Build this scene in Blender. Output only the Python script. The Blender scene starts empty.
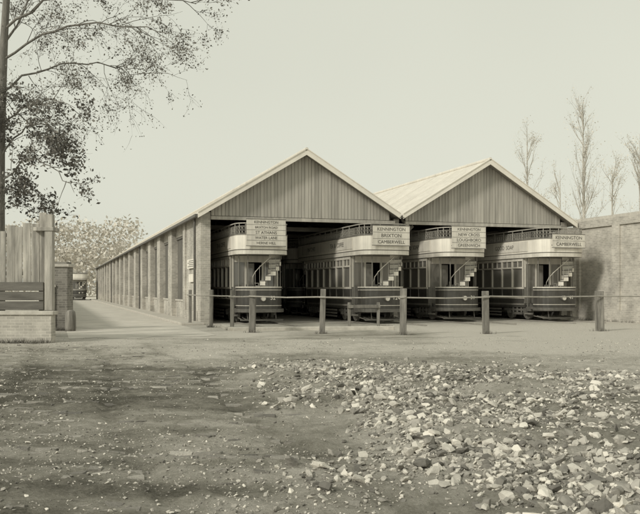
import bpy, math, random
import numpy as np
from mathutils import Vector, Matrix
random.seed(7); rng=np.random.default_rng(7)
S=bpy.context.scene
F=830.0; EYE=1.4; HY=290.0
def W(px,py,Y): return Vector(((px-320)/F*Y, Y, EYE+(HY-py)/F*Y))
# ---------------------------------------------------------------- materials
def T(g,b=0.88): return (g*1.04,g*0.985,g*b,1)
def nd(nt,t,**k):
    n=nt.nodes.new(t)
    for a,v in k.items(): setattr(n,a,v)
    return n
def mat(name,lo,hi,scale=3.0,rough=0.9,bump=0.3,stretch=(1,1,1),detail=8,spec=0.2,fine=None,blue=0.88,bd=0.02,attr=None,streak=0):
    m=bpy.data.materials.new(name); m.use_nodes=True; nt=m.node_tree; L=nt.links
    bs=nt.nodes['Principled BSDF']; bs.inputs['Roughness'].default_value=rough
    bs.inputs['Specular IOR Level'].default_value=spec
    tc=nd(nt,'ShaderNodeTexCoord'); mp=nd(nt,'ShaderNodeMapping'); mp.inputs['Scale'].default_value=stretch
    L.new(tc.outputs['Object'],mp.inputs['Vector'])
    n=nd(nt,'ShaderNodeTexNoise'); n.inputs['Scale'].default_value=scale; n.inputs['Detail'].default_value=detail; n.inputs['Roughness'].default_value=0.65
    L.new(mp.outputs[0],n.inputs['Vector'])
    r=nd(nt,'ShaderNodeValToRGB'); r.color_ramp.elements[0].position=0.3; r.color_ramp.elements[1].position=0.7
    r.color_ramp.elements[0].color=T(lo,blue); r.color_ramp.elements[1].color=T(hi,blue)
    src=n.outputs['Fac']
    if attr:
        A=nd(nt,'ShaderNodeAttribute',attribute_name=attr); mm=nd(nt,'ShaderNodeMath',operation='MULTIPLY_ADD'); mm.inputs[1].default_value=0.4
        L.new(src,mm.inputs[0]); L.new(A.outputs['Fac'],mm.inputs[2]); src=mm.outputs[0]
    L.new(src,r.inputs['Fac']); col=r.outputs['Color']
    if streak>0:
        mp2=nd(nt,'ShaderNodeMapping'); mp2.inputs['Scale'].default_value=(5,5,0.25); L.new(tc.outputs['Object'],mp2.inputs['Vector'])
        n3=nd(nt,'ShaderNodeTexNoise'); n3.inputs['Scale'].default_value=1.3; n3.inputs['Detail'].default_value=5; L.new(mp2.outputs[0],n3.inputs['Vector'])
        r3=nd(nt,'ShaderNodeValToRGB'); r3.color_ramp.elements[0].position=0.35; r3.color_ramp.elements[1].position=0.6
        k=1-streak; r3.color_ramp.elements[0].color=(k,k,k,1); r3.color_ramp.elements[1].color=(1,1,1,1); L.new(n3.outputs['Fac'],r3.inputs['Fac'])
        mx=nd(nt,'ShaderNodeMix',data_type='RGBA',blend_type='MULTIPLY'); mx.inputs[0].default_value=1
        L.new(col,mx.inputs[6]); L.new(r3.outputs['Color'],mx.inputs[7]); col=mx.outputs[2]
    L.new(col,bs.inputs['Base Color'])
    if bump>0:
        n2=nd(nt,'ShaderNodeTexNoise'); n2.inputs['Scale'].default_value=(fine or scale*6); n2.inputs['Detail'].default_value=4
        L.new(mp.outputs[0],n2.inputs['Vector'])
        b=nd(nt,'ShaderNodeBump'); b.inputs['Strength'].default_value=bump; b.inputs['Distance'].default_value=bd
        L.new(n2.outputs['Fac'],b.inputs['Height']); L.new(b.outputs[0],bs.inputs['Normal'])
    return m
def brickmat(name,c1,c2,mortar,stain=0.55):
    m=bpy.data.materials.new(name); m.use_nodes=True; nt=m.node_tree; L=nt.links
    bs=nt.nodes['Principled BSDF']; bs.inputs['Roughness'].default_value=0.95; bs.inputs['Specular IOR Level'].default_value=0.1
    tc=nd(nt,'ShaderNodeTexCoord'); sp=nd(nt,'ShaderNodeSeparateXYZ'); L.new(tc.outputs['Object'],sp.inputs[0])
    ad=nd(nt,'ShaderNodeMath',operation='ADD'); L.new(sp.outputs[0],ad.inputs[0]); L.new(sp.outputs[1],ad.inputs[1])
    cb=nd(nt,'ShaderNodeCombineXYZ'); L.new(ad.outputs[0],cb.inputs[0]); L.new(sp.outputs[2],cb.inputs[1])
    br=nd(nt,'ShaderNodeTexBrick'); br.inputs['Scale'].default_value=1.0
    br.inputs['Brick Width'].default_value=0.23; br.inputs['Row Height'].default_value=0.078; br.inputs['Mortar Size'].default_value=0.009
    br.inputs['Color1'].default_value=T(c1); br.inputs['Color2'].default_value=T(c2); br.inputs['Mortar'].default_value=T(mortar)
    L.new(cb.outputs[0],br.inputs['Vector'])
    n=nd(nt,'ShaderNodeTexNoise'); n.inputs['Scale'].default_value=0.9; n.inputs['Detail'].default_value=9; n.inputs['Roughness'].default_value=0.7
    L.new(tc.outputs['Object'],n.inputs['Vector'])
    r=nd(nt,'ShaderNodeValToRGB'); r.color_ramp.elements[0].position=0.33; r.color_ramp.elements[1].position=0.66
    r.color_ramp.elements[0].color=(stain,stain,stain,1); r.color_ramp.elements[1].color=(1.08,1.08,1.08,1)
    L.new(n.outputs['Fac'],r.inputs['Fac'])
    mx=nd(nt,'ShaderNodeMix',data_type='RGBA',blend_type='MULTIPLY'); mx.inputs[0].default_value=1
    L.new(br.outputs['Color'],mx.inputs[6]); L.new(r.outputs['Color'],mx.inputs[7]); L.new(mx.outputs[2],bs.inputs['Base Color'])
    b=nd(nt,'ShaderNodeBump'); b.inputs['Strength'].default_value=0.5; b.inputs['Distance'].default_value=0.01
    L.new(br.outputs['Fac'],b.inputs['Height']); b.invert=True; L.new(b.outputs[0],bs.inputs['Normal'])
    return m
M={}
M['brick']=brickmat('stock_brick',0.57,0.43,0.62,0.60)
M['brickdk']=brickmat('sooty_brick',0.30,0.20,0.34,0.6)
M['gable']=mat('weathered_boards',0.42,0.56,1.2,0.85,0.2,(4,4,0.35),streak=.22)
M['gable2']=mat('weathered_boards_b',0.38,0.50,1.2,0.85,0.2,(4,4,0.35),streak=.22)
M['white']=mat('white_paint',0.70,0.84,1.5,0.7,0.15)
M['roof']=mat('roof_slates',0.60,0.74,0.9,0.8,0.1,streak=.10)
M['under']=mat('roof_underboards',0.26,0.36,2.0,0.9,0.3)
M['timber']=mat('creosoted_timber',0.13,0.23,2.0,0.9,0.4,(4,4,0.6),streak=.3)
M['post']=mat('grey_oak',0.14,0.36,3.0,0.9,0.5,(4,4,0.6),streak=.35)
M['rail']=mat('grey_oak_rail',0.26,0.42,3.0,0.9,0.5,(0.6,4,4))
M['plank']=mat('bleached_planks',0.26,0.60,1.6,0.9,0.4,(3,3,0.5),streak=.45)
M['plankdk']=mat('dark_planks',0.10,0.20,1.6,0.9,0.4,(0.5,3,3))
M['stone']=mat('coping_stone',0.40,0.60,4,0.9,0.3)
M['conc']=mat('yard_paving',0.42,0.54,1.5,0.95,0.3)
M['iron']=mat('iron',0.09,0.15,5,0.6,0.2,spec=0.4)
M['steel']=mat('worn_rail_steel',0.25,0.4,5,0.35,0.1,spec=0.5)
M['maroon']=mat('dark_coach_paint',0.055,0.10,1.5,0.4,0.05,spec=0.5,streak=.25)
M['cream']=mat('cream_coach_paint',0.60,0.78,1.5,0.45,0.05,spec=0.4,streak=.15)
M['ivory']=mat('ivory_panel',0.74,0.88,1.2,0.5,0.05,spec=0.4,streak=.14)
M['wood']=mat('varnished_frame',0.16,0.25,2,0.45,0.1,spec=0.4)
M['ink']=mat('sign_lettering',0.09,0.14,2,0.6,0.0)
M['bark']=mat('bark',0.13,0.27,6,0.95,0.8,(2,2,0.4))
M['leaf']=mat('spring_leaf',0.16,0.34,2,0.7,0)
M['leafdk']=mat('dark_leaf',0.07,0.19,2,0.7,0)
M['hazebark']=mat('haze_paled_bark',0.44,0.52,1,1.0,0.0)  # aerial haze painted in: bark made pale to look far off
M['hazeleaf']=mat('haze_paled_foliage',0.56,0.70,0.4,1.0,0.0)  # foliage lightened in its colour to imitate haze over distance
M['hazeleaf2']=mat('haze_paled_foliage_dark',0.46,0.60,0.4,1.0,0.0)  # darker leaf tone, with the same haze put into the colour
M['rock']=mat('broken_stone',0.16,0.70,4,0.95,0.6,detail=4,fine=40,attr='shade',bd=0.012)
M['sett']=mat('worn_setts',0.14,0.46,6,0.95,0.8,detail=8,fine=45,attr='shade',bd=0.015)
M['road']=mat('macadam_road',0.44,0.64,0.8,0.95,0.5,fine=30)
gm=bpy.data.materials.new('window_glass'); gm.use_nodes=True
b=gm.node_tree.nodes['Principled BSDF']; b.inputs['Base Color'].default_value=T(0.20); b.inputs['Roughness'].default_value=0.08; b.inputs['Specular IOR Level'].default_value=0.9
M['glass']=gm
# ---------------------------------------------------------------- builder
class B:
    def __init__(s): s.v=[];s.f=[];s.m=[];s.mn=[]
    def mi(s,k):
        if k not in s.mn: s.mn.append(k)
        return s.mn.index(k)
    def add(s,vs,fs,k):
        o=len(s.v); s.v+= [tuple(v) for v in vs]; i=s.mi(k)
        for f in fs: s.f.append(tuple(o+a for a in f)); s.m.append(i)
    def box(s,x0,x1,y0,y1,z0,z1,k):
        s.add([(x0,y0,z0),(x1,y0,z0),(x1,y1,z0),(x0,y1,z0),(x0,y0,z1),(x1,y0,z1),(x1,y1,z1),(x0,y1,z1)],
              [(0,3,2,1),(4,5,6,7),(0,1,5,4),(1,2,6,5),(2,3,7,6),(3,0,4,7)],k)
    def beam(s,p0,p1,w,h,k,up=(0,0,1)):
        p0=Vector(p0);p1=Vector(p1);d=(p1-p0).normalized();u=Vector(up)
        if abs(d.dot(u))>0.97: u=Vector((0,1,0))
        a=d.cross(u).normalized()*w/2; c=a.cross(d).normalized()*h/2
        vs=[p0-a-c,p0+a-c,p0+a+c,p0-a+c,p1-a-c,p1+a-c,p1+a+c,p1-a+c]
        s.add(vs,[(0,1,2,3),(7,6,5,4),(0,4,5,1),(1,5,6,2),(2,6,7,3),(3,7,4,0)],k)
    def xz(s,pts,y0,y1,k):
        n=len(pts); vs=[(p[0],y0,p[1]) for p in pts]+[(p[0],y1,p[1]) for p in pts]
        fs=[tuple(range(n)),tuple(range(2*n-1,n-1,-1))]+[(i,i+n,(i+1)%n+n,(i+1)%n) for i in range(n)]
        s.add(vs,fs,k)
    def xy(s,pts,z0,z1,k):
        n=len(pts); vs=[(p[0],p[1],z0) for p in pts]+[(p[0],p[1],z1) for p in pts]
        fs=[tuple(range(n-1,-1,-1)),tuple(range(n,2*n))]+[(i,(i+1)%n,(i+1)%n+n,i+n) for i in range(n)]
        s.add(vs,fs,k)
    def tube(s,pts,rs,n,k,cap=True):
        pts=[Vector(p) for p in pts]; N=len(pts); vs=[];fs=[]
        ref=Vector((0.31,0.17,0.93))
        for i,p in enumerate(pts):
            d=(pts[min(i+1,N-1)]-pts[max(i-1,0)])
            d=d.normalized() if d.length>1e-9 else Vector((0,0,1))
            r=ref if abs(d.dot(ref))<0.95 else Vector((1,0,0))
            a=d.cross(r).normalized(); c=d.cross(a)
            for j in range(n):
                t=2*math.pi*j/n; vs.append(p+(a*math.cos(t)+c*math.sin(t))*rs[i])
        for i in range(N-1):
            for j in range(n):
                fs.append((i*n+j,i*n+(j+1)%n,(i+1)*n+(j+1)%n,(i+1)*n+j))
        if cap: fs.append(tuple(range(n-1,-1,-1))); fs.append(tuple((N-1)*n+j for j in range(n)))
        s.add(vs,fs,k)
    def cyl(s,p0,p1,r,k,n=16,r1=None): s.tube([p0,p1],[r,r if r1 is None else r1],n,k)
    def strip(s,pts,z0,z1,th,k,closed=False):
        P=[Vector((p[0],p[1])) for p in pts]; n=len(P); Q=[]
        for i in range(n):
            a=P[(i-1)%n] if (closed or i>0) else P[i]; c=P[(i+1)%n] if (closed or i<n-1) else P[i]
            d=(c-a).normalized(); Q.append(P[i]+Vector((d.y,-d.x))*th)
        vs=[];fs=[]
        for i in range(n): vs+=[(P[i].x,P[i].y,z0),(Q[i].x,Q[i].y,z0),(Q[i].x,Q[i].y,z1),(P[i].x,P[i].y,z1)]
        R=range(n) if closed else range(n-1)
        for i in R:
            j=(i+1)%n
            for a in range(4):
                c=(a+1)%4; fs.append((i*4+a,i*4+c,j*4+c,j*4+a))
        if not closed: fs.append((0,1,2,3)); fs.append(((n-1)*4+3,(n-1)*4+2,(n-1)*4+1,(n-1)*4))
        s.add(vs,fs,k)
    def mesh(s,name,smooth=False):
        me=bpy.data.meshes.new(name); me.from_pydata(s.v,[],s.f)
        for k in s.mn: me.materials.append(M[k])
        me.polygons.foreach_set('material_index',s.m)
        if smooth: me.polygons.foreach_set('use_smooth',[True]*len(s.f))
        me.update(); return me
def link(name,data,parent=None,loc=None,rotz=None,bevel=0):
    o=bpy.data.objects.new(name,data); S.collection.objects.link(o)
    if parent: o.parent=parent
    if loc is not None: o.location=loc
    if rotz is not None: o.rotation_euler[2]=rotz
    if bevel:
        md=o.modifiers.new('bevel','BEVEL'); md.width=bevel; md.segments=1; md.limit_method='ANGLE'
    return o
def empty(name,loc=(0,0,0),rotz=0):
    o=link(name,None,None,loc,rotz); o.empty_display_size=0.3; return o
# ---------------------------------------------------------------- depot frame
ANG=math.atan2(265,F); C0=Vector((-4.86,34.2,0)); WD=8.72; LEN=90.0; ZE=4.68; ZR=7.32
RV=Matrix.Rotation(ANG,4,'Z')
def D(s,t,z=0): return C0+RV@Vector((s,t,z))
def vn(x,y,seed=0):
    xi=np.floor(x).astype(np.int64); yi=np.floor(y).astype(np.int64); fx=x-xi; fy=y-yi
    def h(a,b):
        n=(a*374761393+b*668265263+seed*974634777)&0xffffffff
        n=((n^(n>>13))*1274126177)&0xffffffff; n=n^(n>>16); return (n&0xffff)/65535.0
    ux=fx*fx*(3-2*fx); uy=fy*fy*(3-2*fy)
    return (h(xi,yi)*(1-ux)+h(xi+1,yi)*ux)*(1-uy)+(h(xi,yi+1)*(1-ux)+h(xi+1,yi+1)*ux)*uy
def fbm(x,y,seed=0,o=4):
    r=0;a=0.5;t=0
    for i in range(o): r=r+a*vn(x*2**i,y*2**i,seed+i); t+=a; a*=0.5
    return r/t
def sm(a,b,x): 
    t=np.clip((x-a)/(b-a),0,1); return t*t*(3-2*t)
def rub(x,y):
    xb=np.interp(y,[3,5.2,8,10.6,14,19],[0.85,0.8,0.35,-0.05,-0.9,-1.9])
    w=(fbm(x*0.9,y*0.9,5)-0.5)*2.4
    far=y+w*1.2+np.clip(x-1.5,0,8)*0.75
    return sm(-0.7,1.0,x-xb+w)*(1-sm(13.5,18.0,far))
def xrow(y): return np.interp(y,[5,8,11,14,18,21],[-0.1,0.0,-0.5,-1.5,-3.2,-4.6])
def hgt(x,y,f=1.0):
    fade=1-sm(19,24,y)
    h=0.05*(fbm(x*0.45,y*0.45,1)-0.5)+0.05*(fbm(x*2.2,y*2.2,2,3)-0.5)+f*0.05*(fbm(x*9,y*9,3,3)-0.5)
    r=rub(x,y)
    h=h+r*(0.05+0.26*(fbm(x*0.55,y*0.55,9)-0.4)+0.07*(fbm(x*4,y*4,11,3)-0.5))
    for k,off in enumerate((-3.6,-2.1,-5.0)):
        cx=off-(y-14)*0.3+0.15*np.sin(y*0.5)
        h=h-0.03*np.exp(-((x-cx)/0.13)**2)*(1-r)
    return h*fade
# ---------------------------------------------------------------- ground
def ground():
    xs=np.concatenate([[-900,-400,-150,-70,-35,-20],np.linspace(-13,16,520),[24,40,80,160,400,900]])
    ys=np.concatenate([[-60,-10,0],np.geomspace(3.0,26,520),[30,36,50,80,140,300,700,1500]])
    X,Y=np.meshgrid(xs,ys); Z=np.where((np.abs(X)<17)&(Y>0.5),hgt(X,Y),0)
    nx=len(xs);ny=len(ys); V=np.stack([X,Y,Z],-1).reshape(-1,3)
    i=np.arange(nx-1);j=np.arange(ny-1);I,J=np.meshgrid(i,j); a=(J*nx+I).ravel()
    Fc=np.stack([a,a+1,a+nx+1,a+nx],-1)
    me=bpy.data.meshes.new('ground'); me.from_pydata(V.tolist(),[],Fc.tolist())
    me.polygons.foreach_set('use_smooth',[True]*len(Fc))
    xx=V[:,0];yy=V[:,1]
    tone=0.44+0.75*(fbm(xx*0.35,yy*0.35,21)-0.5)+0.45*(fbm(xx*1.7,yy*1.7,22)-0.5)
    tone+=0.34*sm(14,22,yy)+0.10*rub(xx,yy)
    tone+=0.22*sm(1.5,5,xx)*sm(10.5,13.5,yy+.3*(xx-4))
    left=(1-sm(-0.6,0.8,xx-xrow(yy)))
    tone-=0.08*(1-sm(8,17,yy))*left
    rowp=(yy+0.05*(xx+4))/0.80
    brk=sm(.35,.6,fbm(xx*0.8,yy*0.8,71,3))
    tone+=left*(1-sm(18,22,yy))*0.11*brk*np.cos(2*np.pi*rowp)
    for off,wd in ((-3.6,.2),(-2.1,.2),(-5.0,.25)):
        cx=off-(yy-14)*0.3+0.15*np.sin(yy*0.5); tone-=0.13*np.exp(-((xx-cx)/wd)**2)*(1-sm(22,30,yy))
    # old cart tracks swinging from the road across the front of the sheds
    for o_ in (0,1.5):
        cy=23.6+o_+0.045*(xx+6)**2*0.25; tone-=0.16*np.exp(-((yy-cy)/.22)**2)
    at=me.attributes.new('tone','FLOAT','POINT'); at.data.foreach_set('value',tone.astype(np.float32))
    m=bpy.data.materials.new('yard_earth'); m.use_nodes=True; nt=m.node_tree;L=nt.links
    bs=nt.nodes['Principled BSDF']; bs.inputs['Roughness'].default_value=0.95; bs.inputs['Specular IOR Level'].default_value=0.12
    A=nd(nt,'ShaderNodeAttribute',attribute_name='tone'); tc=nd(nt,'ShaderNodeTexCoord')
    n=nd(nt,'ShaderNodeTexNoise'); n.inputs['Scale'].default_value=5; n.inputs['Detail'].default_value=14; n.inputs['Roughness'].default_value=0.80
    L.new(tc.outputs['Object'],n.inputs['Vector'])
    ma=nd(nt,'ShaderNodeMath',operation='MULTIPLY_ADD'); ma.inputs[1].default_value=1.2; L.new(n.outputs['Fac'],ma.inputs[0])
    sb=nd(nt,'ShaderNodeMath',operation='SUBTRACT'); L.new(A.outputs['Fac'],sb.inputs[0]); sb.inputs[1].default_value=0.84
    L.new(sb.outputs[0],ma.inputs[2])
    nf=nd(nt,'ShaderNodeTexNoise'); nf.inputs['Scale'].default_value=45; nf.inputs['Detail'].default_value=5; nf.inputs['Roughness'].default_value=.7; L.new(tc.outputs['Object'],nf.inputs['Vector'])
    mb=nd(nt,'ShaderNodeMath',operation='MULTIPLY_ADD'); mb.inputs[1].default_value=0.5; L.new(nf.outputs['Fac'],mb.inputs[0]); L.new(ma.outputs[0],mb.inputs[2])
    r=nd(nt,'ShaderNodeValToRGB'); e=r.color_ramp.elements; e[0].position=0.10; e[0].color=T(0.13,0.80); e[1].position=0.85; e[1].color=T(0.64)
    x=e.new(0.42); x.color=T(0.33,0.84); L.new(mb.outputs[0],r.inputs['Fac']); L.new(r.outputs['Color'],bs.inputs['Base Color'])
    n2=nd(nt,'ShaderNodeTexNoise'); n2.inputs['Scale'].default_value=28; n2.inputs['Detail'].default_value=8; n2.inputs['Roughness'].default_value=0.75
    L.new(tc.outputs['Object'],n2.inputs['Vector'])
    bp=nd(nt,'ShaderNodeBump'); bp.inputs['Strength'].default_value=1.0; bp.inputs['Distance'].default_value=0.06
    L.new(n2.outputs['Fac'],bp.inputs['Height']); L.new(bp.outputs[0],bs.inputs['Normal'])
    me.materials.append(m); me.update(); link('ground',me)
ground()
# ---------------------------------------------------------------- rubble
import bmesh
def rocks_templates(n):
    out=[]
    for i in range(n):
        bm=bmesh.new(); sx,sy,sz=random.uniform(0.75,1.2),random.uniform(0.55,0.95),random.uniform(0.28,0.6)
        nn=random.randint(12,18)
        for j in range(nn):
            p=Vector((random.gauss(0,1),random.gauss(0,1),random.gauss(0,1))).normalized()
            mxx=max(abs(p.x),abs(p.y),abs(p.z)); p=p*(0.55+0.45/mxx*0.75)*random.uniform(0.85,1)
            bm.verts.new((p.x*sx,p.y*sy,p.z*sz))
        bmesh.ops.convex_hull(bm,input=bm.verts)
        bmesh.ops.delete(bm,geom=[v for v in bm.verts if not v.link_faces],context='VERTS')
        bm.verts.index_update(); bm.verts.ensure_lookup_table()
        V=np.array([v.co[:] for v in bm.verts]); Fs=[[v.index for v in f.verts] for f in bm.faces]
        out.append((V,np.array(Fs))); bm.free()
    return out
TP=rocks_templates(30)
def flatmesh(name,V,Fc,shade,matk):
    me=bpy.data.meshes.new(name)
    me.vertices.add(len(V)); me.vertices.foreach_set('co',V.ravel())
    k=Fc.shape[1]
    me.loops.add(Fc.size); me.loops.foreach_set('vertex_index',Fc.ravel().astype(np.int32))
    me.polygons.add(len(Fc)); me.polygons.foreach_set('loop_start',np.arange(0,Fc.size,k,dtype=np.int32))
    me.update(calc_edges=True); me.polygons.foreach_set('use_smooth',np.zeros(len(Fc),dtype=bool))
    at=me.attributes.new('shade','FLOAT','POINT'); at.data.foreach_set('value',shade.astype(np.float32))
    me.materials.append(M[matk]); me.update(); link(name,me)
def scatter(name,pos,size,matk,sink=0.3,tilt=0.5):
    Vs=[];Fs=[];Sh=[];o=0
    for k in range(len(pos)):
        V,Fc=TP[k%len(TP)]; a,b,c=rng.uniform(0,6.28),rng.normal(0,tilt),rng.normal(0,tilt)
        ca,sa,cb_,sb_,cc,sc=math.cos(a),math.sin(a),math.cos(b),math.sin(b),math.cos(c),math.sin(c)
        R=np.array([[ca,-sa,0],[sa,ca,0],[0,0,1]])@np.array([[1,0,0],[0,cb_,-sb_],[0,sb_,cb_]])@np.array([[cc,0,sc],[0,1,0],[-sc,0,cc]])
        P=(V*size[k])@R.T+np.array([pos[k][0],pos[k][1],pos[k][2]+size[k]*sink])
        Vs.append(P);Fs.append(Fc+o);o+=len(V); Sh.append(np.full(len(V),np.clip(rng.normal(0.27,0.15),-.1,.7)))
    flatmesh(name,np.concatenate(Vs),np.concatenate(Fs),np.concatenate(Sh),matk)
N=64000
y=4.2+14.5*rng.random(N)**1.25; x=rng.uniform(-0.45,0.45,N)*y*1.15; x=x+0.8
p=rub(x,y)*(0.25+1.0*(fbm(x*0.8,y*0.8,33)>0.48)); keep=rng.random(N)<p*0.75; x=x[keep];y=y[keep]
sz=np.clip(rng.lognormal(math.log(0.022),0.60,len(x)),0.008,0.09)
scatter('rubble_heap',np.stack([x,y,hgt(x,y)],-1),sz,'rock',0.22)
N=42000
y=4.2+20*rng.random(N)**1.3; x=rng.uniform(-0.5,0.5,N)*y*1.1
keep=rng.random(N)<0.3+0.7*(fbm(x*0.6,y*0.6,44)>0.5); x=x[keep];y=y[keep]
sz=np.clip(rng.lognormal(math.log(0.009),0.5,len(x)),0.004,0.036)
scatter('gravel',np.stack([x,y,hgt(x,y)],-1),sz,'rock',0.2)
# rows of worn setts half buried in the yard
Vs=[];Fs=[];Sh=[];o=0
CF=np.array([(0,3,2,1),(4,5,6,7),(0,1,5,4),(1,2,6,5),(2,3,7,6),(3,0,4,7)])
for row in range(7,27):
  for sub in (-1,0,1):
    yy=row*0.80+sub*0.15+random.uniform(-.02,.02)
    xx=-0.47*yy-1.2; xr=float(xrow(yy))+random.uniform(-.5,.5)
    rw=random.uniform(0.11,0.14)
    while xx<xr:
        ln=random.uniform(0.12,0.30); x1=xx+ln; cx=(xx+x1)/2; cyy=yy-(cx+4)*0.05
        pr=0.0+1.35*float(fbm(np.array([cx*.6]),np.array([cyy*.9]),66,2)[0])
        if random.random()<pr-(0.0 if sub==0 else .25):
            zc=float(hgt(np.array([cx]),np.array([cyy]),0.3)[0])+random.uniform(-0.014,0.012)
            w=rw*random.uniform(.8,1); j=lambda:random.uniform(-.018,.018)
            P=[(a+j(),b+j(),c) for a,b,c in [(xx,cyy-w/2,zc-.07),(x1,cyy-w/2,zc-.07),(x1,cyy+w/2,zc-.07),(xx,cyy+w/2,zc-.07),(xx+.018,cyy-w/2+.018,zc+j()*.7),(x1-.018,cyy-w/2+.018,zc+j()*.7),(x1-.018,cyy+w/2-.018,zc+j()*.7),(xx+.018,cyy+w/2-.018,zc+j()*.7)]]
            Vs+=P; Fs.append(CF+o); o+=8; Sh+= [float(np.clip(rng.normal(.24,.09),0,.6))]*8
        xx=x1+random.uniform(0.01,0.03)
flatmesh('stone_setts',np.array(Vs),np.concatenate(Fs),np.array(Sh),'sett')
# road beside the depot
b=B()
E=[D(s,-9+1.6*(float(fbm(np.array([s*1.1]),np.array([3.3]),12)[0])-.5)*2,0.006) for s in np.linspace(-5.4,-1.0,24)]
b.add(E+[D(-1.0,200,0.006),D(-5.4,200,0.006)],[tuple(range(26))],'road'); link('road',b.mesh('road'))
b=B(); b.box(-1.0,-0.85,-1,LEN,0.0,0.10,'stone'); b.box(-0.85,-0.07,-1,LEN,0,0.09,'conc'); 
link('pavement',b.mesh('pavement'),None,C0,ANG,bevel=0.01)
# ---------------------------------------------------------------- tram depot
dep=empty('tram_depot',C0,ANG)
b=B(); bw=0.35
b.box(0,bw,0,5.0,0,ZE-0.06,'brick')
b.box(-0.06,0.0,0,5.0,0,0.5,'brick'); b.box(-0.06,0.0,0.0,0.7,0.5,ZE-0.12,'brick'); b.box(-0.06,0.0,4.3,5.0,0.5,ZE-0.12,'brick')
t=5.0
while t<LEN-1:
    b.box(0.12,bw,t,t+3.6,0,0.9,'brick')
    b.box(0.12,bw,t,t+3.6,4.05,ZE-0.06,'brick')
    b.box(-0.10,bw,t+3.6,t+5.0,0,ZE-0.06,'brick')
    t+=5.0
b.box(2*WD-bw,2*WD,0,LEN,0,ZE-0.06,'brick')
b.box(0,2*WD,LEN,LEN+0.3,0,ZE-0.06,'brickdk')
link('walls',b.mesh('depot_walls'),dep,bevel=0)
b=B(); t=5.0
while t<LEN-1:
    # plain recessed boarded panels
    y_=t
    while y_<t+3.59:
        b.box(0.20+random.uniform(0,.012),0.25,y_,min(y_+0.19,t+3.6),0.9,4.05,'timber'); y_+=0.20
    b.box(0.15,0.20,t,t+3.6,3.93,4.05,'timber')
    b.box(0.08,0.20,t,t+3.6,0.86,0.94,'stone')
    t+=5.0
link('side_bays',b.mesh('side_bays'),dep)
b=B()
sl=(ZR-ZE)/(WD/2)
for i in range(2):
    a=i*WD; c=a+WD; m=a+WD/2; oa=-0.25 if i==0 else 0.06; oc=-0.06 if i==0 else 0.25
    za=ZE+oa*sl; zc=ZE-oc*sl
    b.xz([(a+oa,za),(m,ZR),(c+oc,zc),(c+oc,zc-0.07),(m,ZR-0.08),(a+oa,za-0.07)],-0.45,LEN+0.3,'roof')
    b.xz([(a+oa+.02,za-.075),(m,ZR-.085),(c+oc-.02,zc-.075),(c+oc-.02,zc-0.11),(m,ZR-0.12),(a+oa+.02,za-0.11)],-0.38,LEN,'under')
    b.tube([(m,-0.5,ZR+0.03),(m,LEN+.3,ZR+0.03)],[0.08,0.08],8,'roof')
    t=2.3
    while t<LEN:
        for (x0,z0,x1,z1) in ((a+oa,za,m,ZR),(m,ZR,c+oc,zc)):
            b.beam((x0,t,z0+0.004),(x1,t,z1+0.004),0.03,0.012,'roof')
        t+=2.5
b.box(WD-0.12,WD+0.12,-0.5,LEN,ZE-0.12,ZE-0.08,'iron'); 
b.box(-0.36,-0.25,-0.45,LEN,ZE-0.30,ZE-0.19,'iron')
link('roof',b.mesh('depot_roof'),dep)
b=B()
for i in range(2):
    a=i*WD; c=a+WD; m=a+WD/2; oa=-0.25 if i==0 else 0.06; oc=-0.06 if i==0 else 0.25
    za=ZE+oa*sl; zc=ZE-oc*sl
    b.xz([(a+oa,za+0.02),(m,ZR+0.03),(c+oc,zc+0.02),(c+oc,zc-0.20),(m,ZR-0.21),(a+oa,za-0.20)],-0.50,-0.455,'white')
    b.xz([(a+oa,za+0.06),(m,ZR+0.07),(c+oc,zc+0.06),(c+oc,zc+0.02),(m,ZR+0.03),(a+oa,za+0.02)],-0.53,-0.44,'white')
    b.box(a+0.36,c-(0.36 if i else 0.15),-0.06,0.10,ZE-0.36,ZE-0.22,'gable')
link('bargeboards',b.mesh('bargeboards'),dep)
b=B()
for i in range(2):
    a=i*WD; m=a+WD/2; x=a+0.37; wb=0.15
    while x+wb<a+WD-0.3:
        f=lambda q: ZE+(WD/2-abs(q-m))*sl-0.13
        z0=ZE-0.20
        if f(x)>z0 and f(x+wb)>z0:
            dy=0.012*random.random()
            pts=[(x,z0),(x+wb-0.014,z0),(x+wb-0.014,f(x+wb-.014))]
            if x<m<x+wb-.014: pts.append((m,f(m)))
            pts.append((x,f(x)))
            b.xz(pts,-0.03-dy,0.0,'gable' if random.random()<0.6 else 'gable2')
        x+=wb
    b.xz([(a+0.4,z0),(a+WD-0.4,z0),(m,ZR-0.2)],0.003,0.03,'timber')
link('gable_boarding',b.mesh('gable_boarding'),dep)
b=B(); 
for t in np.arange(0.15,LEN,5.0):
    b.box(WD-0.13,WD+0.13,t,t+0.26,0,ZE-0.13,'rail' if t<1 else 'timber')
    for i in range(2):
        a=i*WD; m=a+WD/2
        if t>1: b.box(a+0.35,a+WD-0.15,t,t+0.15,ZE-0.4,ZE-0.2,'rail')
        b.beam((a+0.3,t+.07,ZE-0.2),(m,t+.07,ZR-0.28),0.12,0.18,'timber'); b.beam((a+WD-0.3,t+.07,ZE-0.2),(m,t+.07,ZR-0.28),0.12,0.18,'timber')
        b.box(m-.07,m+.07,t,t+.14,ZE-0.2,ZR-.3,'timber')
    for sg in (-1,1): b.beam((WD+sg*0.1,t+.13,3.6),(WD+sg*0.85,t+.13,ZE-0.4),0.12,0.12,'timber')
link('trusses_and_posts',b.mesh('trusses'),dep)
b=B()
b.box(-0.10,-0.065,1.5,3.4,2.35,2.75,'white'); b.box(-0.09,-0.065,1.8,3.0,1.75,2.1,'white')
for k in range(4): b.box(-0.104,-0.101,1.65,3.2-0.3*(k%2),2.42+k*0.08,2.45+k*0.08,'ink')
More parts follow.
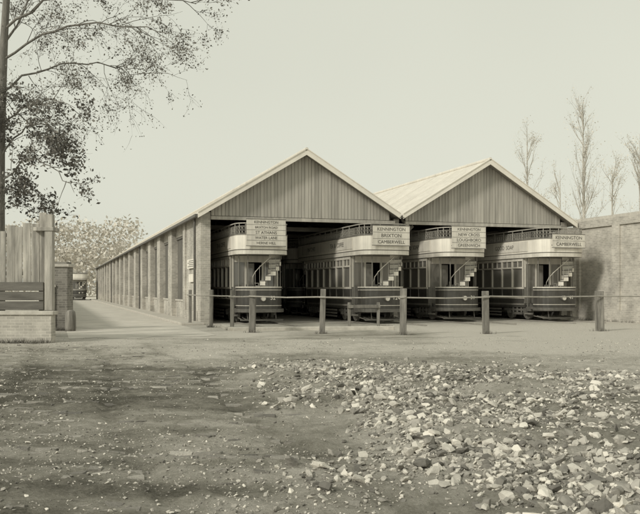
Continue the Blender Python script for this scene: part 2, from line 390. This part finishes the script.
for t in (0.85,24.85,54.85): b.cyl((-0.17,t,0.1),(-0.17,t,ZE-0.25),0.05,'iron',8)
link('notice_board_and_pipes',b.mesh('notice'),dep)
b=B(); b.box(0.35,2*WD-0.35,-0.3,LEN,0.0,0.012,'conc'); link('depot_floor',b.mesh('depot_floor'),dep)
b=B()
TR=[(2.3,-1.3),(7.25,-2.5),(11.2,-1.7),(15.45,-2.8)]
for s,t in TR:
    for g in (-0.72,0.72): b.box(s+g-0.035,s+g+0.035,-4.6,LEN-1,0.013,0.05,'steel')
link('tram_rails',b.mesh('tram_rails'),None,C0,ANG)
# ---------------------------------------------------------------- tramcar
TL=10.0
def endcurve(hw,dep_,y0,n=16,p=0.62):
    out=[]
    for i in range(n+1):
        a=math.pi*(1-i/n); c=math.cos(a); s_=math.sin(a)
        out.append((hw*math.copysign(abs(c)**p,c), y0+dep_-dep_*abs(s_)**p))
    return out
def closedloop(hw,dp,y0):
    f=endcurve(hw,dp,y0); bk=[(-x,TL-y) for x,y in f]; return f+bk
def tram_meshes():
    P={}
    b=B()
    for yc in (2.5,TL-2.5):
        for dy in (-0.7,0.7):
            b.cyl((-0.8,yc+dy,0.42),(0.8,yc+dy,0.42),0.05,'iron',8)
            for sx in (-1,1):
                b.cyl((sx*0.67,yc+dy,0.42),(sx*0.78,yc+dy,0.42),0.37,'iron',24)
                b.box(sx*0.86-0.06,sx*0.86+0.06,yc+dy-0.12,yc+dy+0.12,0.3,0.55,'iron')
        for sx in (-1,1):
            b.box(sx*0.86-0.03,sx*0.86+0.03,yc-1.15,yc+1.15,0.42,0.52,'iron'); b.box(sx*0.86-0.035,sx*0.86+0.035,yc-0.4,yc+0.4,0.25,0.36,'iron')
            for q in (-.35,0,.35): b.cyl((sx*0.86,yc+q,0.35),(sx*0.86,yc+q,0.62),0.05,'iron',8)
    for sx in (-1,1):
        for k in range(3): b.box(sx*0.9-0.012,sx*0.9+0.012,3.9,6.1,0.16+k*0.14,0.23+k*0.14,'wood')
    for y0,d in ((0.35,1),(TL-0.35,-1)):
        for k in range(9):
            x=-0.8+k*0.2; b.beam((x,y0,0.14),(x,y0+d*0.9,0.22),0.05,0.03,'wood')
        b.beam((-0.9,y0,0.14),(0.9,y0,0.14),0.05,0.06,'iron'); b.beam((-0.6,y0,0.16),(-0.6,y0+d*.1,0.6),0.03,0.03,'iron'); b.beam((0.6,y0,0.16),(0.6,y0+d*.1,0.6),0.03,0.03,'iron')
    b.box(-0.4,0.4,3.8,6.2,0.3,0.7,'iron')
    P['truck']=b.mesh('tram_truck')
    b=B(); y0,y1=1.75,TL-1.75; hw=1.03
    b.box(-hw+.05,hw-.05,y0,y1,0.68,0.76,'wood')
    n=7; pw=(y1-y0)/n
    for sx in (-1,1):
        for (xa,za,xb,zb,k) in ((0.93,0.58,0.99,0.98,'maroon'),(0.99,0.98,1.02,1.03,'cream'),(1.0,1.03,hw,1.42,'maroon'),(hw,1.42,hw+.015,1.5,'cream')):
            vs=[(sx*xa,y0,za),(sx*xb,y0,zb),(sx*xb,y1,zb),(sx*xa,y1,za)]; vi=[(sx*(abs(v[0])-.05),v[1],v[2]) for v in vs]
            b.add(vs+vi,[(0,1,2,3),(7,6,5,4),(0,4,5,1),(1,5,6,2),(2,6,7,3),(3,7,4,0)],k)
        b.box(sx*hw-0.02,sx*hw+0.02,y0,y1,2.36,2.42,'cream'); b.box(sx*hw-0.03,sx*hw+0.03,y0,y1,2.68,2.80,'cream')
        b.box(sx*(hw-.03)-0.006,sx*(hw-.03)+0.006,y0,y1,1.5,2.68,'glass')
        for i in range(n+1):
            yc=y0+i*pw; b.box(sx*hw-0.025,sx*hw+0.028,max(y0,yc-0.05),min(y1,yc+0.05),1.50,2.68,'cream')
            b.box(sx*hw-0.01,sx*hw+0.03,max(y0,yc-0.02),min(y1,yc+0.02),1.03,1.42,'wood')
        for i in range(n): 
            yc=y0+(i+.5)*pw; b.box(sx*hw-0.015,sx*hw+0.02,yc-0.02,yc+0.02,2.42,2.68,'cream')
            b.box(sx*hw-0.01,sx*(hw)+0.018,y0+i*pw+.05,y0+(i+1)*pw-.05,2.33,2.36,'wood')
            b.box(sx*hw-0.01,sx*(hw)+0.018,y0+i*pw+.05,y0+i*pw+.08,1.5,2.33,'wood')
        b.box(sx*0.7-0.2,sx*0.7+0.2,y0+.1,y1-.1,0.76,1.2,'wood')
    for yb in (y0,y1):
        b.box(-hw+.06,-0.33,yb-.03,yb+.03,0.76,1.5,'wood'); b.box(0.33,hw-.06,yb-.03,yb+.03,0.76,1.5,'wood')
        for xa,xb in ((-hw+.06,-hw+.14),(-.41,-.33),(.33,.41),(hw-.14,hw-.06)): b.box(xa,xb,yb-.035,yb+.035,1.5,2.55,'cream')
        b.box(-hw+.06,hw-.06,yb-.04,yb+.04,2.55,2.82,'cream')
        for sx in (-1,1): b.box(min(sx*.41,sx*(hw-.14)),max(sx*.41,sx*(hw-.14)),yb-.008,yb+.008,1.5,2.55,'glass')
        b.box(-.33,.0,yb-.02,yb+.02,0.76,2.5,'wood'); b.box(-.27,-.06,yb-.03,yb+.03,1.5,2.3,'glass')
    P['lower_saloon']=b.mesh('tram_saloon')
    b=B()
    for flip in (0,1):
        fy=(lambda p:[(-x,TL-y) for x,y in p]) if flip else (lambda p:p)
        d=endcurve(0.9,0.85,0.22); 
        b.xy(fy(d+[(0.9,1.72),(-0.9,1.72)]),0.52,0.62,'iron')
        b.strip(fy(d),0.60,1.46,0.035,'maroon'); b.strip(fy(d),1.46,1.51,0.05,'cream')
        b.strip(fy(endcurve(0.915,0.87,0.20)),0.72,0.745,0.028,'cream'); b.strip(fy(endcurve(0.915,0.87,0.20)),1.36,1.385,0.028,'cream')
        b.strip(fy(endcurve(0.96,0.9,0.10)),0.46,0.60,0.05,'iron')
        sg=-1 if flip else 1
        yy=(lambda v: TL-v) if flip else (lambda v:v)
        b.cyl((0,yy(0.185),1.02),(0,yy(0.07),1.02),0.12,'iron',20); b.cyl((0,yy(0.068),1.02),(0,yy(0.055),1.02),0.095,'cream',20)
        b.box(sg*-0.45-.13,sg*-0.45+.13,min(yy(.45),yy(.75)),max(yy(.45),yy(.75)),0.62,1.6,'iron')
        b.cyl((sg*-0.1,yy(.5),0.62),(sg*-0.1,yy(.5),1.65),0.025,'steel',8); b.beam((sg*-.1,yy(.5),1.65),(sg*-.28,yy(.45),1.65),.03,.03,'steel')
        for xx,y_ in ((-0.88,0.75),(0.88,0.75),(-0.6,0.30),(-0.9,1.6),(.9,1.6)):
            b.cyl((sg*xx,yy(y_),0.62),(sg*xx,yy(y_),2.85),0.022,'wood',8)
        b.box(min(sg*-.9,sg*-1.0),max(sg*-.9,sg*-1.0),min(yy(1.15),yy(1.7)),max(yy(1.15),yy(1.7)),0.28,0.34,'wood')
        cx,cy=0.34,0.90; n=10
        def q(a,r): return (sg*(cx+r*math.sin(a)),yy(cy-r*math.cos(a)))
        for i in range(n):
            a0=math.radians(-130+i*22); a1=a0+math.radians(22); z=0.80+i*0.205
            b.xy([q(a0,.10),q(a0,.58),q(a1,.58),q(a1,.10)],z,z+0.03,'wood')
            b.add([(*q(a1,.10),z+.035),(*q(a1,.57),z+.035),(*q(a1,.57),z+.2),(*q(a1,.10),z+.2)],[(0,1,2,3)],'ivory')
            A=q(a0,.60);C=q(a1,.60)
            b.add([(*A,z-.06),(*C,z-.06),(*C,z+.10),(*A,z+.10)],[(0,1,2,3)],'ivory')
            A=q(a0,.595);C=q(a1,.595)
            b.add([(*A,z+.10),(*C,z+.10),(*C,z+.145),(*A,z+.145)],[(0,1,2,3)],'wood')
            A=q(a0,.61);C=q(a1,.61)
            if z+.85<2.78: b.cyl((*A,z+.80-.10),(*C,z+.80+.10),0.018,'cream',6)
            b.cyl((*A,z),(*A,min(z+.75,2.8)),0.010,'steel',6)
    P['platforms_and_dash']=b.mesh('tram_platforms')
    b=B(); lp=closedloop(1.09,0.97,-0.07)
    b.xy(closedloop(1.05,.93,-.03),2.83,2.93,'wood')
    b.strip(lp,2.82,2.98,0.03,'cream',True)
    b.strip(lp,2.98,3.02,0.015,'wood',True)
    lp2=closedloop(1.10,0.98,-0.09)
    b.strip(lp2,3.02,3.60,0.025,'ivory',True); b.strip(lp2,3.60,3.64,0.045,'wood',True)
    rl=closedloop(1.09,.97,-.08)
    b.strip(rl,4.05,4.095,0.035,'rail',True)
    b.strip(rl,3.95,3.965,0.015,'rail',True)
    for (x,y) in lp2[1:16:2]+lp2[18:33:2]: b.cyl((x*.99,y,3.1),(x*.99,y,4.07),0.018,'rail',6)
    for i in range(1,10):
        yq=0.9+i*(TL-1.8)/10
        for sx in (-1,1): b.cyl((sx*1.09,yq,3.1),(sx*1.09,yq,4.07),0.018,'rail',6)
    # ornamental ironwork panels: rings and crossed bars between rail and rocker, sides and ends
    def ring(cx_,cy_,tx,ty):
        b.tube([(cx_+tx*.085*math.cos(u),cy_+ty*.085*math.cos(u),3.80+.13*math.sin(u)) for u in np.linspace(0,2*math.pi,9)],[.009]*9,4,'rail',False)
        b.cyl((cx_-tx*.1,cy_-ty*.1,3.65),(cx_+tx*.1,cy_+ty*.1,3.95),.006,'rail',4); b.cyl((cx_+tx*.1,cy_+ty*.1,3.65),(cx_-tx*.1,cy_-ty*.1,3.95),.006,'rail',4)
    for i in range(40):
        for sx in (-1,1): ring(sx*1.095,1.05+i*0.2,0,1)
    for pl in (lp2[:17],lp2[17:]):
        for i in range(16):
            a_=Vector(pl[i]); c_=Vector(pl[i+1]); L_=(c_-a_).length; d_=(c_-a_).normalized(); k_=max(1,round(L_/.2))
            for q_ in range(k_):
                p_=a_+(c_-a_)*((q_+.5)/k_); ring(p_.x*.99,p_.y,d_.x,d_.y)
    for i in range(8):
        yq=1.6+i*0.86
        for sx in (-1,1):
            for k in range(3): b.box(sx*.6-.38,sx*.6+.38,yq+.02,yq+.04,3.42+k*.13,3.50+k*.13,'wood')
            b.box(sx*.6-.38,sx*.6+.38,yq-.38,yq,3.33,3.36,'wood')
            b.box(sx*.6-.35,sx*.6-.32,yq-.35,yq+.02,2.93,3.33,'iron')
    P['upper_deck']=b.mesh('tram_deck')
    return P
PM=tram_meshes()
def text(parent,s,size,loc,flat=False,bold=0.0):
    c=bpy.data.curves.new('lettering','FONT'); c.body=s; c.size=size; c.align_x='CENTER'; c.align_y='CENTER'; c.extrude=0.002; c.offset=bold; c.resolution_u=3
    c.materials.append(M['ink'] if not flat else M['ivory'])
    o=link('lettering',c,parent,loc); o.rotation_euler=(math.radians(90),0,0); return o
def tram(loc,rotz,lines,num,bh=0.95,z0=3.22,front=True):
    e=empty('tramcar',loc,rotz)
    for k,me in PM.items(): link(k,me,e)
    b=B()
    if front:
        b.box(-0.76,0.86,-0.19,-0.16,z0,z0+bh,'cream')
        for (a,c,d,f) in ((-.78,.88,z0-.03,z0),(-.78,.88,z0+bh,z0+bh+.03)): b.box(a,c,-.20,-.15,d,f,'wood')
        nl=len(lines)
        for i in range(1,nl): b.box(-.76,.86,-.194,-.19,z0+i*bh/nl-.008,z0+i*bh/nl+.008,'wood')
        for x in (-.7,.8): b.beam((x,-.15,z0+.1),(x,-.02,z0+.1),.03,.03,'iron'); b.beam((x,-.15,z0+bh-.1),(x,-.02,z0+bh-.1),.03,.03,'iron')
        for i,s in enumerate(lines): text(e,s,bh/nl*0.80*min(1,9.0/len(s)),(0.05,-0.195,z0+bh-(i+.53)*bh/nl))
    b.box(-1.15,-1.13,1.2,8.6,3.10,3.55,'cream')
    link('advertisement_boards',b.mesh('boards'),e)
    text(e,num,0.22,(0.42,0.165,1.04),True)
    for s_,yv in zip(('GOOD  SOAP','COCOA') if int(num)%2 else ('TEA  &  COFFEE','MATCHES'),(3.2,7.0)):
        o=text(e,s_,0.27,(-1.155,yv,3.32)); o.rotation_euler=(math.radians(90),0,math.radians(-90))
    return e
Lx=[['KENNINGTON','BRIXTON ROAD','ST ATHANS','WATER LANE','HERNE HILL'],['KENNINGTON','BRIXTON','CAMBERWELL'],['KENNINGTON','NEW CROSS','LOUGHBORO','GREENWICH'],['KENNINGTON','CAMBERWELL']]
Nm=['52','124','31','41']; BH=[1.05,0.78,0.92,0.56]; Z0=[3.16,3.20,3.18,3.22]
for (s,t),l,nm,h,z in zip(TR,Lx,Nm,BH,Z0): tram(D(s,t,0.03),ANG,l,nm,h,z)
for (s,t) in TR: tram(D(s,t+11.1,0.03),ANG,[],'17',front=False)
tram(D(-2.6,84,0.0),ANG,[],'60',front=False)
# ---------------------------------------------------------------- right boundary wall
b=B(); s0=17.85; H=4.62
b.box(s0,s0+0.34,-40,-0.02,0,H,'brick'); b.box(s0-0.05,s0+0.39,-40,-0.02,H,H+0.12,'stone')
b.box(s0-0.09,s0,-40,-0.02,H-0.35,H-0.003,'brick'); b.box(s0-0.09,s0,-40,-0.02,0,0.5,'brick')
b.box(2*WD+.003,s0-.003,-0.3,0.04,0,H-.3,'brick')
t=-0.02
while t>-39:
    b.box(s0-0.093,s0,t-0.5,t,0.5,H-0.35,'brick'); t-=2.9
link('brick_wall',b.mesh('brick_wall'),None,C0,ANG)
# ---------------------------------------------------------------- post and rail fence
fe=B()
PP=[(190,33.4,.11),(211,31.2,.13),(232,29.0,.13),(252,27.4,.21),(322,26.7,.18),(403,26.0,.20),(486,26.6,.20),(600,28.4,.24),(735,30.5,.24)]
pp=[(W(px,HY,Y).x,Y,w) for px,Y,w in PP]
for i,(x,Y,w) in enumerate(pp):
    h=1.38+random.uniform(-.06,.07); lean=random.uniform(-.04,.04)
    fe.beam((x,Y,-0.1),(x+lean,Y,h),w,w,'post',(0,1,0))
for i in range(len(pp)-1):
    a=pp[i];c=pp[i+1]
    za=1.18+random.uniform(-.03,.03); zb=1.18+random.uniform(-.03,.03); p0=Vector((a[0]-.1,a[1]-a[2]/2-.03,za)); p1=Vector((c[0]+.1,c[1]-c[2]/2-.03,zb))
    mid=(p0+p1)/2-Vector((0,0,.03 if i>2 else .01))
    fe.beam(p0,mid,0.04,0.045,'rail'); fe.beam(mid,p1,0.04,0.045,'rail')
link('post_and_rail_fence',fe.mesh('fence'),bevel=0.012)
b=B()
for (x0,y0_,x1,y1_) in ((-3.0,28.6,2.6,29.4),(-3.0,28.6,-3.6,31.2)):
    b.beam((x0,y0_,0.04),(x1,y1_,0.04),0.3,0.16,'stone')
link('pit_kerb',b.mesh('pit_kerb'),bevel=0.015)
b=B()
for (x0,y0_,x1,y1_) in ((1.0,30.0,2.2,30.4),):
    b.beam((x0,y0_,0.80),(x1,y1_,0.80),0.07,0.12,'post')
    for f in (0.05,.95): b.beam((x0+(x1-x0)*f,y0_+(y1_-y0_)*f+.08,-.05),(x0+(x1-x0)*f,y0_+(y1_-y0_)*f+.08,0.95),.11,.11,'post')
link('timber_trestle',b.mesh('timber_trestle'),bevel=0.01)
# ---------------------------------------------------------------- left: wall, hoarding, pier, post
b=B(); b.box(-13.5,-7.12,22,22.35,0,0.74,'brick'); b.box(-13.5,-7.06,21.95,22.40,0.74,0.84,'stone')
link('low_brick_wall',b.mesh('low_brick_wall'),bevel=0.008)
b=B(); x=-13.0
while x<-7.5:
    w=random.uniform(0.13,0.24); top=3.10+random.uniform(-.18,.14)+(0.28 if x>-8.2 else 0); ln_=random.uniform(-.015,.015)
    yb=22.60+random.uniform(0,.02)
    b.beam((x+w/2,yb+.015,1.50+random.uniform(-.1,.1)),(x+w/2+ln_,yb+.015,top),w,.03,'plank',(0,1,0)); x+=w+random.uniform(0.006,0.04)
for z in (0.86,1.12,1.38): b.box(-13,-7.52,22.55+random.uniform(0,.02),22.592,z,z+0.235,'plankdk')
for z in (1.8,2.85): b.box(-13,-7.52,22.66,22.72,z,z+0.1,'plankdk')
for x in (-12.6,-11.0,-9.4,-7.7): b.box(x,x+0.16,22.725,22.88,0,3.3,'plank')
b.box(-7.45,-7.24,22.45,22.66,0.85,3.45,'plank'); b.box(-7.75,-7.20,22.42,22.9,3.0,3.10,'plank')
link('timber_hoarding',b.mesh('timber_hoarding'),bevel=0.006)
b=B(); px_=W(61,HY,29).x
b.box(px_-.32,px_+.32,28.7,29.34,0,2.2,'brickdk'); b.box(px_-.38,px_+.38,28.64,29.4,2.2,2.3,'stone'); b.box(px_-.28,px_+.28,28.74,29.3,2.3,2.38,'brickdk')
link('brick_gate_pier',b.mesh('gate_pier'),bevel=0.01)
b=B(); b.box(-6.05,-5.8,-4.0,100,0,1.5,'brickdk'); b.box(-6.1,-5.75,-4.0,100,1.5,1.58,'stone'); link('boundary_wall',b.mesh('boundary_wall'),None,C0,ANG)
b=B(); bx=W(70.5,HY,28.3).x
b.tube([(bx,28.3,0),(bx,28.3,.1),(bx,28.3,.5),(bx,28.3,.66),(bx,28.3,.72)],[.17,.19,.18,.16,.08],12,'post'); link('timber_bollard',b.mesh('timber_bollard',True))
def weeds():
    Vs=[];Fs=[];o=0
    spots=[]
    for _ in range(500): spots.append((random.uniform(-12,-7.1),21.93-abs(random.gauss(0,.08))))
    for _ in range(260): 
        q=D(s0-.12-abs(random.gauss(0,.1)),random.uniform(-12,-.3)); spots.append((q.x,q.y))
    for x,y,w in pp:
        for _ in range(26): spots.append((x+random.gauss(0,w*.7),y-w/2-abs(random.gauss(0,.06))))
    for _ in range(160): spots.append((px_+random.uniform(-.4,.4),28.62-abs(random.gauss(0,.08))))
    for x,y in spots:
        for k in range(4):
            a=random.uniform(0,6.28); h=random.uniform(.05,.17); r=h*.6; dx,dy=math.cos(a),math.sin(a)
            Vs+=[(x-dy*.006,y+dx*.006,0),(x+dy*.006,y-dx*.006,0),(x+dx*r,y+dy*r,h)]; Fs.append((o,o+1,o+2)); o+=3
    me=bpy.data.meshes.new('weeds'); me.from_pydata(Vs,[],Fs); me.materials.append(M['leaf']); link('weeds',me)
weeds()
# ---------------------------------------------------------------- trees
def leaves(name,pts,size,matk,parent,spread):
    n=len(pts); P=np.array(pts)+rng.normal(0,spread,(n,3))
    a=rng.normal(size=(n,3)); a/=np.linalg.norm(a,axis=1)[:,None]; c=np.cross(a,rng.normal(size=(n,3))); c/=np.linalg.norm(c,axis=1)[:,None]
    s=size*rng.uniform(0.5,1.3,(n,1)); V=np.stack([P-a*s,P-c*s*.6,P+a*s,P+c*s*.6],1).reshape(-1,3)
    me=bpy.data.meshes.new(name); me.from_pydata(V.tolist(),[],np.arange(4*n).reshape(-1,4).tolist()); me.materials.append(M[matk])
    return link(name,me,parent)
def branch(b,p,d,L,r,depth,tips,matk,grav=-0.05,jit=0.25,kids=(4,6),sides=6,up=0.0,ang=(25,60),ratio=(.45,.7)):
    n=5; pts=[p.copy()]; rs=[r]; q=p.copy(); dd=d.copy()
    for i in range(n):
        dd=(dd+Vector((random.gauss(0,jit),random.gauss(0,jit),random.gauss(0,jit)+grav+up))*0.5).normalized()
        q=q+dd*L/n; pts.append(q.copy()); rs.append(r*(1-0.75*(i+1)/n))
    b.tube(pts,rs,sides if depth>1 else 3,matk,False)
    if depth<=1: tips.extend(pts[1:])
    if depth==0: return
    for k in range(random.randint(*kids)):
        f=random.uniform(0.25,1.0)*n; i=min(int(f),n-1); pp_=pts[i].lerp(pts[i+1],f-i)
        ax=Vector((random.gauss(0,1),random.gauss(0,1),random.gauss(0,1))).normalized()
        base=(pts[i+1]-pts[i]).normalized(); nd_=(Matrix.Rotation(math.radians(random.uniform(*ang)),3,base.cross(ax).normalized())@base)
        branch(b,pp_,nd_,L*random.uniform(*ratio),max(rs[i]*.55,0.005),depth-1,tips,matk,grav,jit,kids,sides,up,ang,ratio)
random.seed(7)
te=empty('plane_tree',(0,0,0)); b=B()
Yt=25.0
tr=[W(-3,290,Yt)*1, W(-1,215,Yt),W(0,150,Yt),W(2,90,Yt),W(4,40,Yt),W(7,-10,Yt),W(12,-80,Yt),W(16,-150,Yt)]
tr[0].z=-0.1; 
b.tube(tr,[.24,.17,.145,.13,.115,.10,.08,.04],10,'bark')
upt=[];dkt=[]
limbs=[
 ([(3,60,25),(40,36,24.5),(85,22,24),(130,26,23.6),(172,34,23.2)],.042,0),
 ([(4,30,25),(45,2,24.5),(95,-12,24.2),(150,-8,23.6),(196,4,23.2)],.045,0),
 ([(5,-10,25),(60,-40,24.6),(120,-50,24.2),(180,-30,23.6)],.05,0),
 ([(2,92,25),(35,72,25.5),(75,62,26),(115,66,26.3),(140,74,26.5)],.038,0),
 ([(1,125,25),(24,108,24.6),(50,100,24),(75,108,23.7)],.034,0),
 ([(4,50,25),(20,20,25.6),(40,-20,26.4),(70,-60,27)],.045,0),
 ([(0,160,25),(20,132,24.8),(42,124,24.5),(62,135,24.2)],.034,1),
 ([(0,185,25),(15,165,24.6),(36,158,24.3),(60,172,24),(74,192,23.8)],.034,1),
 ([(0,195,25),(12,185,24.6),(28,184,24.3),(44,196,24)],.026,1),
 ([(0,150,25),(-12,120,24.8),(14,100,24.5)],.03,1),
 ([(0,180,25),(-20,150,24.8),(-50,130,24.5)],.05,1),
 ([(2,100,25),(-30,60,25),(-70,30,25)],.07,0)]
for pl,r,g in limbs:
    P=[W(*q) for q in pl]; n=len(P)
    P2=[];R2=[]
    for i in range(n-1):
        for f in (0,.33,.66):
            q=P[i].lerp(P[i+1],f)
            if i+f>0: q=q+Vector((random.gauss(0,.05),random.gauss(0,.05),random.gauss(0,.05)))
            P2.append(q); R2.append(r*(1-.78*(i+f)/(n-1)))
    P2.append(P[-1]);R2.append(r*.22)
    b.tube(P2,R2,6,'bark',False)
    tips=upt if g==0 else dkt
    for k in range(15 if g==0 else 10):
        f=random.uniform(.15,1)*(n-1); i=min(int(f),n-2); p0=P[i].lerp(P[i+1],f-i); base=(P[i+1]-P[i]).normalized()
        d=(base*0.7+Vector((random.gauss(0,.5),random.gauss(0,.6),random.gauss(0.05,.5)))).normalized()
        branch(b,p0,d,random.uniform(.8,1.9) if g==0 else random.uniform(.5,1.1),.013,2,tips,'bark',-0.08,.3,(3,5),4)
link('trunk_and_limbs',b.mesh('plane_wood',True),te)
up=[random.choice(upt) for _ in range(16000)]; dk=[random.choice(dkt) for _ in range(5200)]
leaves('foliage',up[:11500],.034,'leaf',te,.07); leaves('foliage_dark',up[11500:],.038,'leafdk',te,.07)
leaves('lower_foliage',dk[:3900],.058,'leafdk',te,.10); leaves('lower_foliage_light',dk[3900:],.055,'leaf',te,.12)
def poplar(px,Y,top,wd,n=26):
    e=empty('poplar_tree',(W(px,HY,Y).x,Y,0)); b=B(); h=(HY-top)/F*Y+EYE; tips=[]
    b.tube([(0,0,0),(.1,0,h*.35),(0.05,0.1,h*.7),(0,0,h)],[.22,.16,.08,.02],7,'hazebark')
    for k in range(n):
        z=h*random.uniform(.28,.92); a=random.uniform(0,6.28); o=Vector((math.cos(a),math.sin(a),random.uniform(1.6,2.6))).normalized()
        branch(b,Vector((0.05,0,z)),o,wd*random.uniform(.6,1.2)*(1.15-z/h*.6),.05,2,tips,'hazebark',0,.18,(3,5),4,.12,(15,38),(.4,.6))
    link('branches',b.mesh('poplar',True),e)
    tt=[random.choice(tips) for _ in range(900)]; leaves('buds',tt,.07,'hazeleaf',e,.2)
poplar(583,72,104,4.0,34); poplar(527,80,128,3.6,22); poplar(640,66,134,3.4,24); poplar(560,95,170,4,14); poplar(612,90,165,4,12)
pts=[];pts2=[]
def clumps(xa,xb,Y,z0,z1,n,seed):
    for k in range(n):
        x=random.uniform(xa,xb); hh=z0+(z1-z0)*float(fbm(np.array([x*.09]),np.array([Y*.1]),seed,3)[0])
        z=random.uniform(0,1)**.7*hh; (pts if random.random()<.6 else pts2).append((x,Y+random.uniform(-5,5),z))
clumps(-95,-36,165,8,22,13000,3); clumps(20,90,150,7,16,8000,8); clumps(-62,-42,185,7,13,4000,5) 
te2=empty('tree_line'); leaves('foliage_light',pts,.38,'hazeleaf',te2,.5); leaves('foliage_darker',pts2,.42,'hazeleaf2',te2,.5)  # paler and darker leaf tones, split at random
# ---------------------------------------------------------------- light and sky
sd=Vector((-0.62,-0.60,0.52)).normalized()
sun=bpy.data.lights.new('sun','SUN'); sun.energy=2.1; sun.angle=math.radians(9); sun.color=(1,.96,.86)
so=link('sun',sun); so.rotation_euler=sd.to_track_quat('Z','Y').to_euler()
w=bpy.data.worlds.new('World'); S.world=w; w.use_nodes=True; nt=w.node_tree; L=nt.links
bg=nt.nodes['Background']; bg.inputs['Strength'].default_value=0.1
sk=nd(nt,'ShaderNodeTexSky',sky_type='NISHITA'); sk.sun_disc=False; sk.sun_elevation=math.asin(sd.z); sk.sun_rotation=math.atan2(sd.x,sd.y); sk.dust_density=3
bw_=nd(nt,'ShaderNodeRGBToBW'); L.new(sk.outputs[0],bw_.inputs[0])
pw=nd(nt,'ShaderNodeMath',operation='POWER'); pw.inputs[1].default_value=0.15; L.new(bw_.outputs[0],pw.inputs[0])
tc=nd(nt,'ShaderNodeTexCoord'); n=nd(nt,'ShaderNodeTexNoise'); n.inputs['Scale'].default_value=1.6; n.inputs['Detail'].default_value=3; L.new(tc.outputs['Generated'],n.inputs['Vector'])
m1=nd(nt,'ShaderNodeMath',operation='MULTIPLY_ADD'); m1.inputs[1].default_value=0.16; m1.inputs[2].default_value=0.92; L.new(n.outputs['Fac'],m1.inputs[0])
m2=nd(nt,'ShaderNodeMath',operation='MULTIPLY'); L.new(pw.outputs[0],m2.inputs[0]); L.new(m1.outputs[0],m2.inputs[1])
vm=nd(nt,'ShaderNodeVectorMath',operation='SCALE'); vm.inputs[0].default_value=(5.95,6.02,5.15); L.new(m2.outputs[0],vm.inputs['Scale']); L.new(vm.outputs[0],bg.inputs['Color'])
# ---------------------------------------------------------------- camera
cam=bpy.data.cameras.new('camera'); co=link('camera',cam); co.location=(0,0,EYE); co.rotation_euler=(math.radians(90),0,0)
cam.sensor_width=36; cam.lens=F/640*36; cam.shift_y=(HY-257)/640; cam.clip_end=4000; S.camera=co
S.view_settings.view_transform='Standard'; S.view_settings.look='None'; S.view_settings.exposure=0
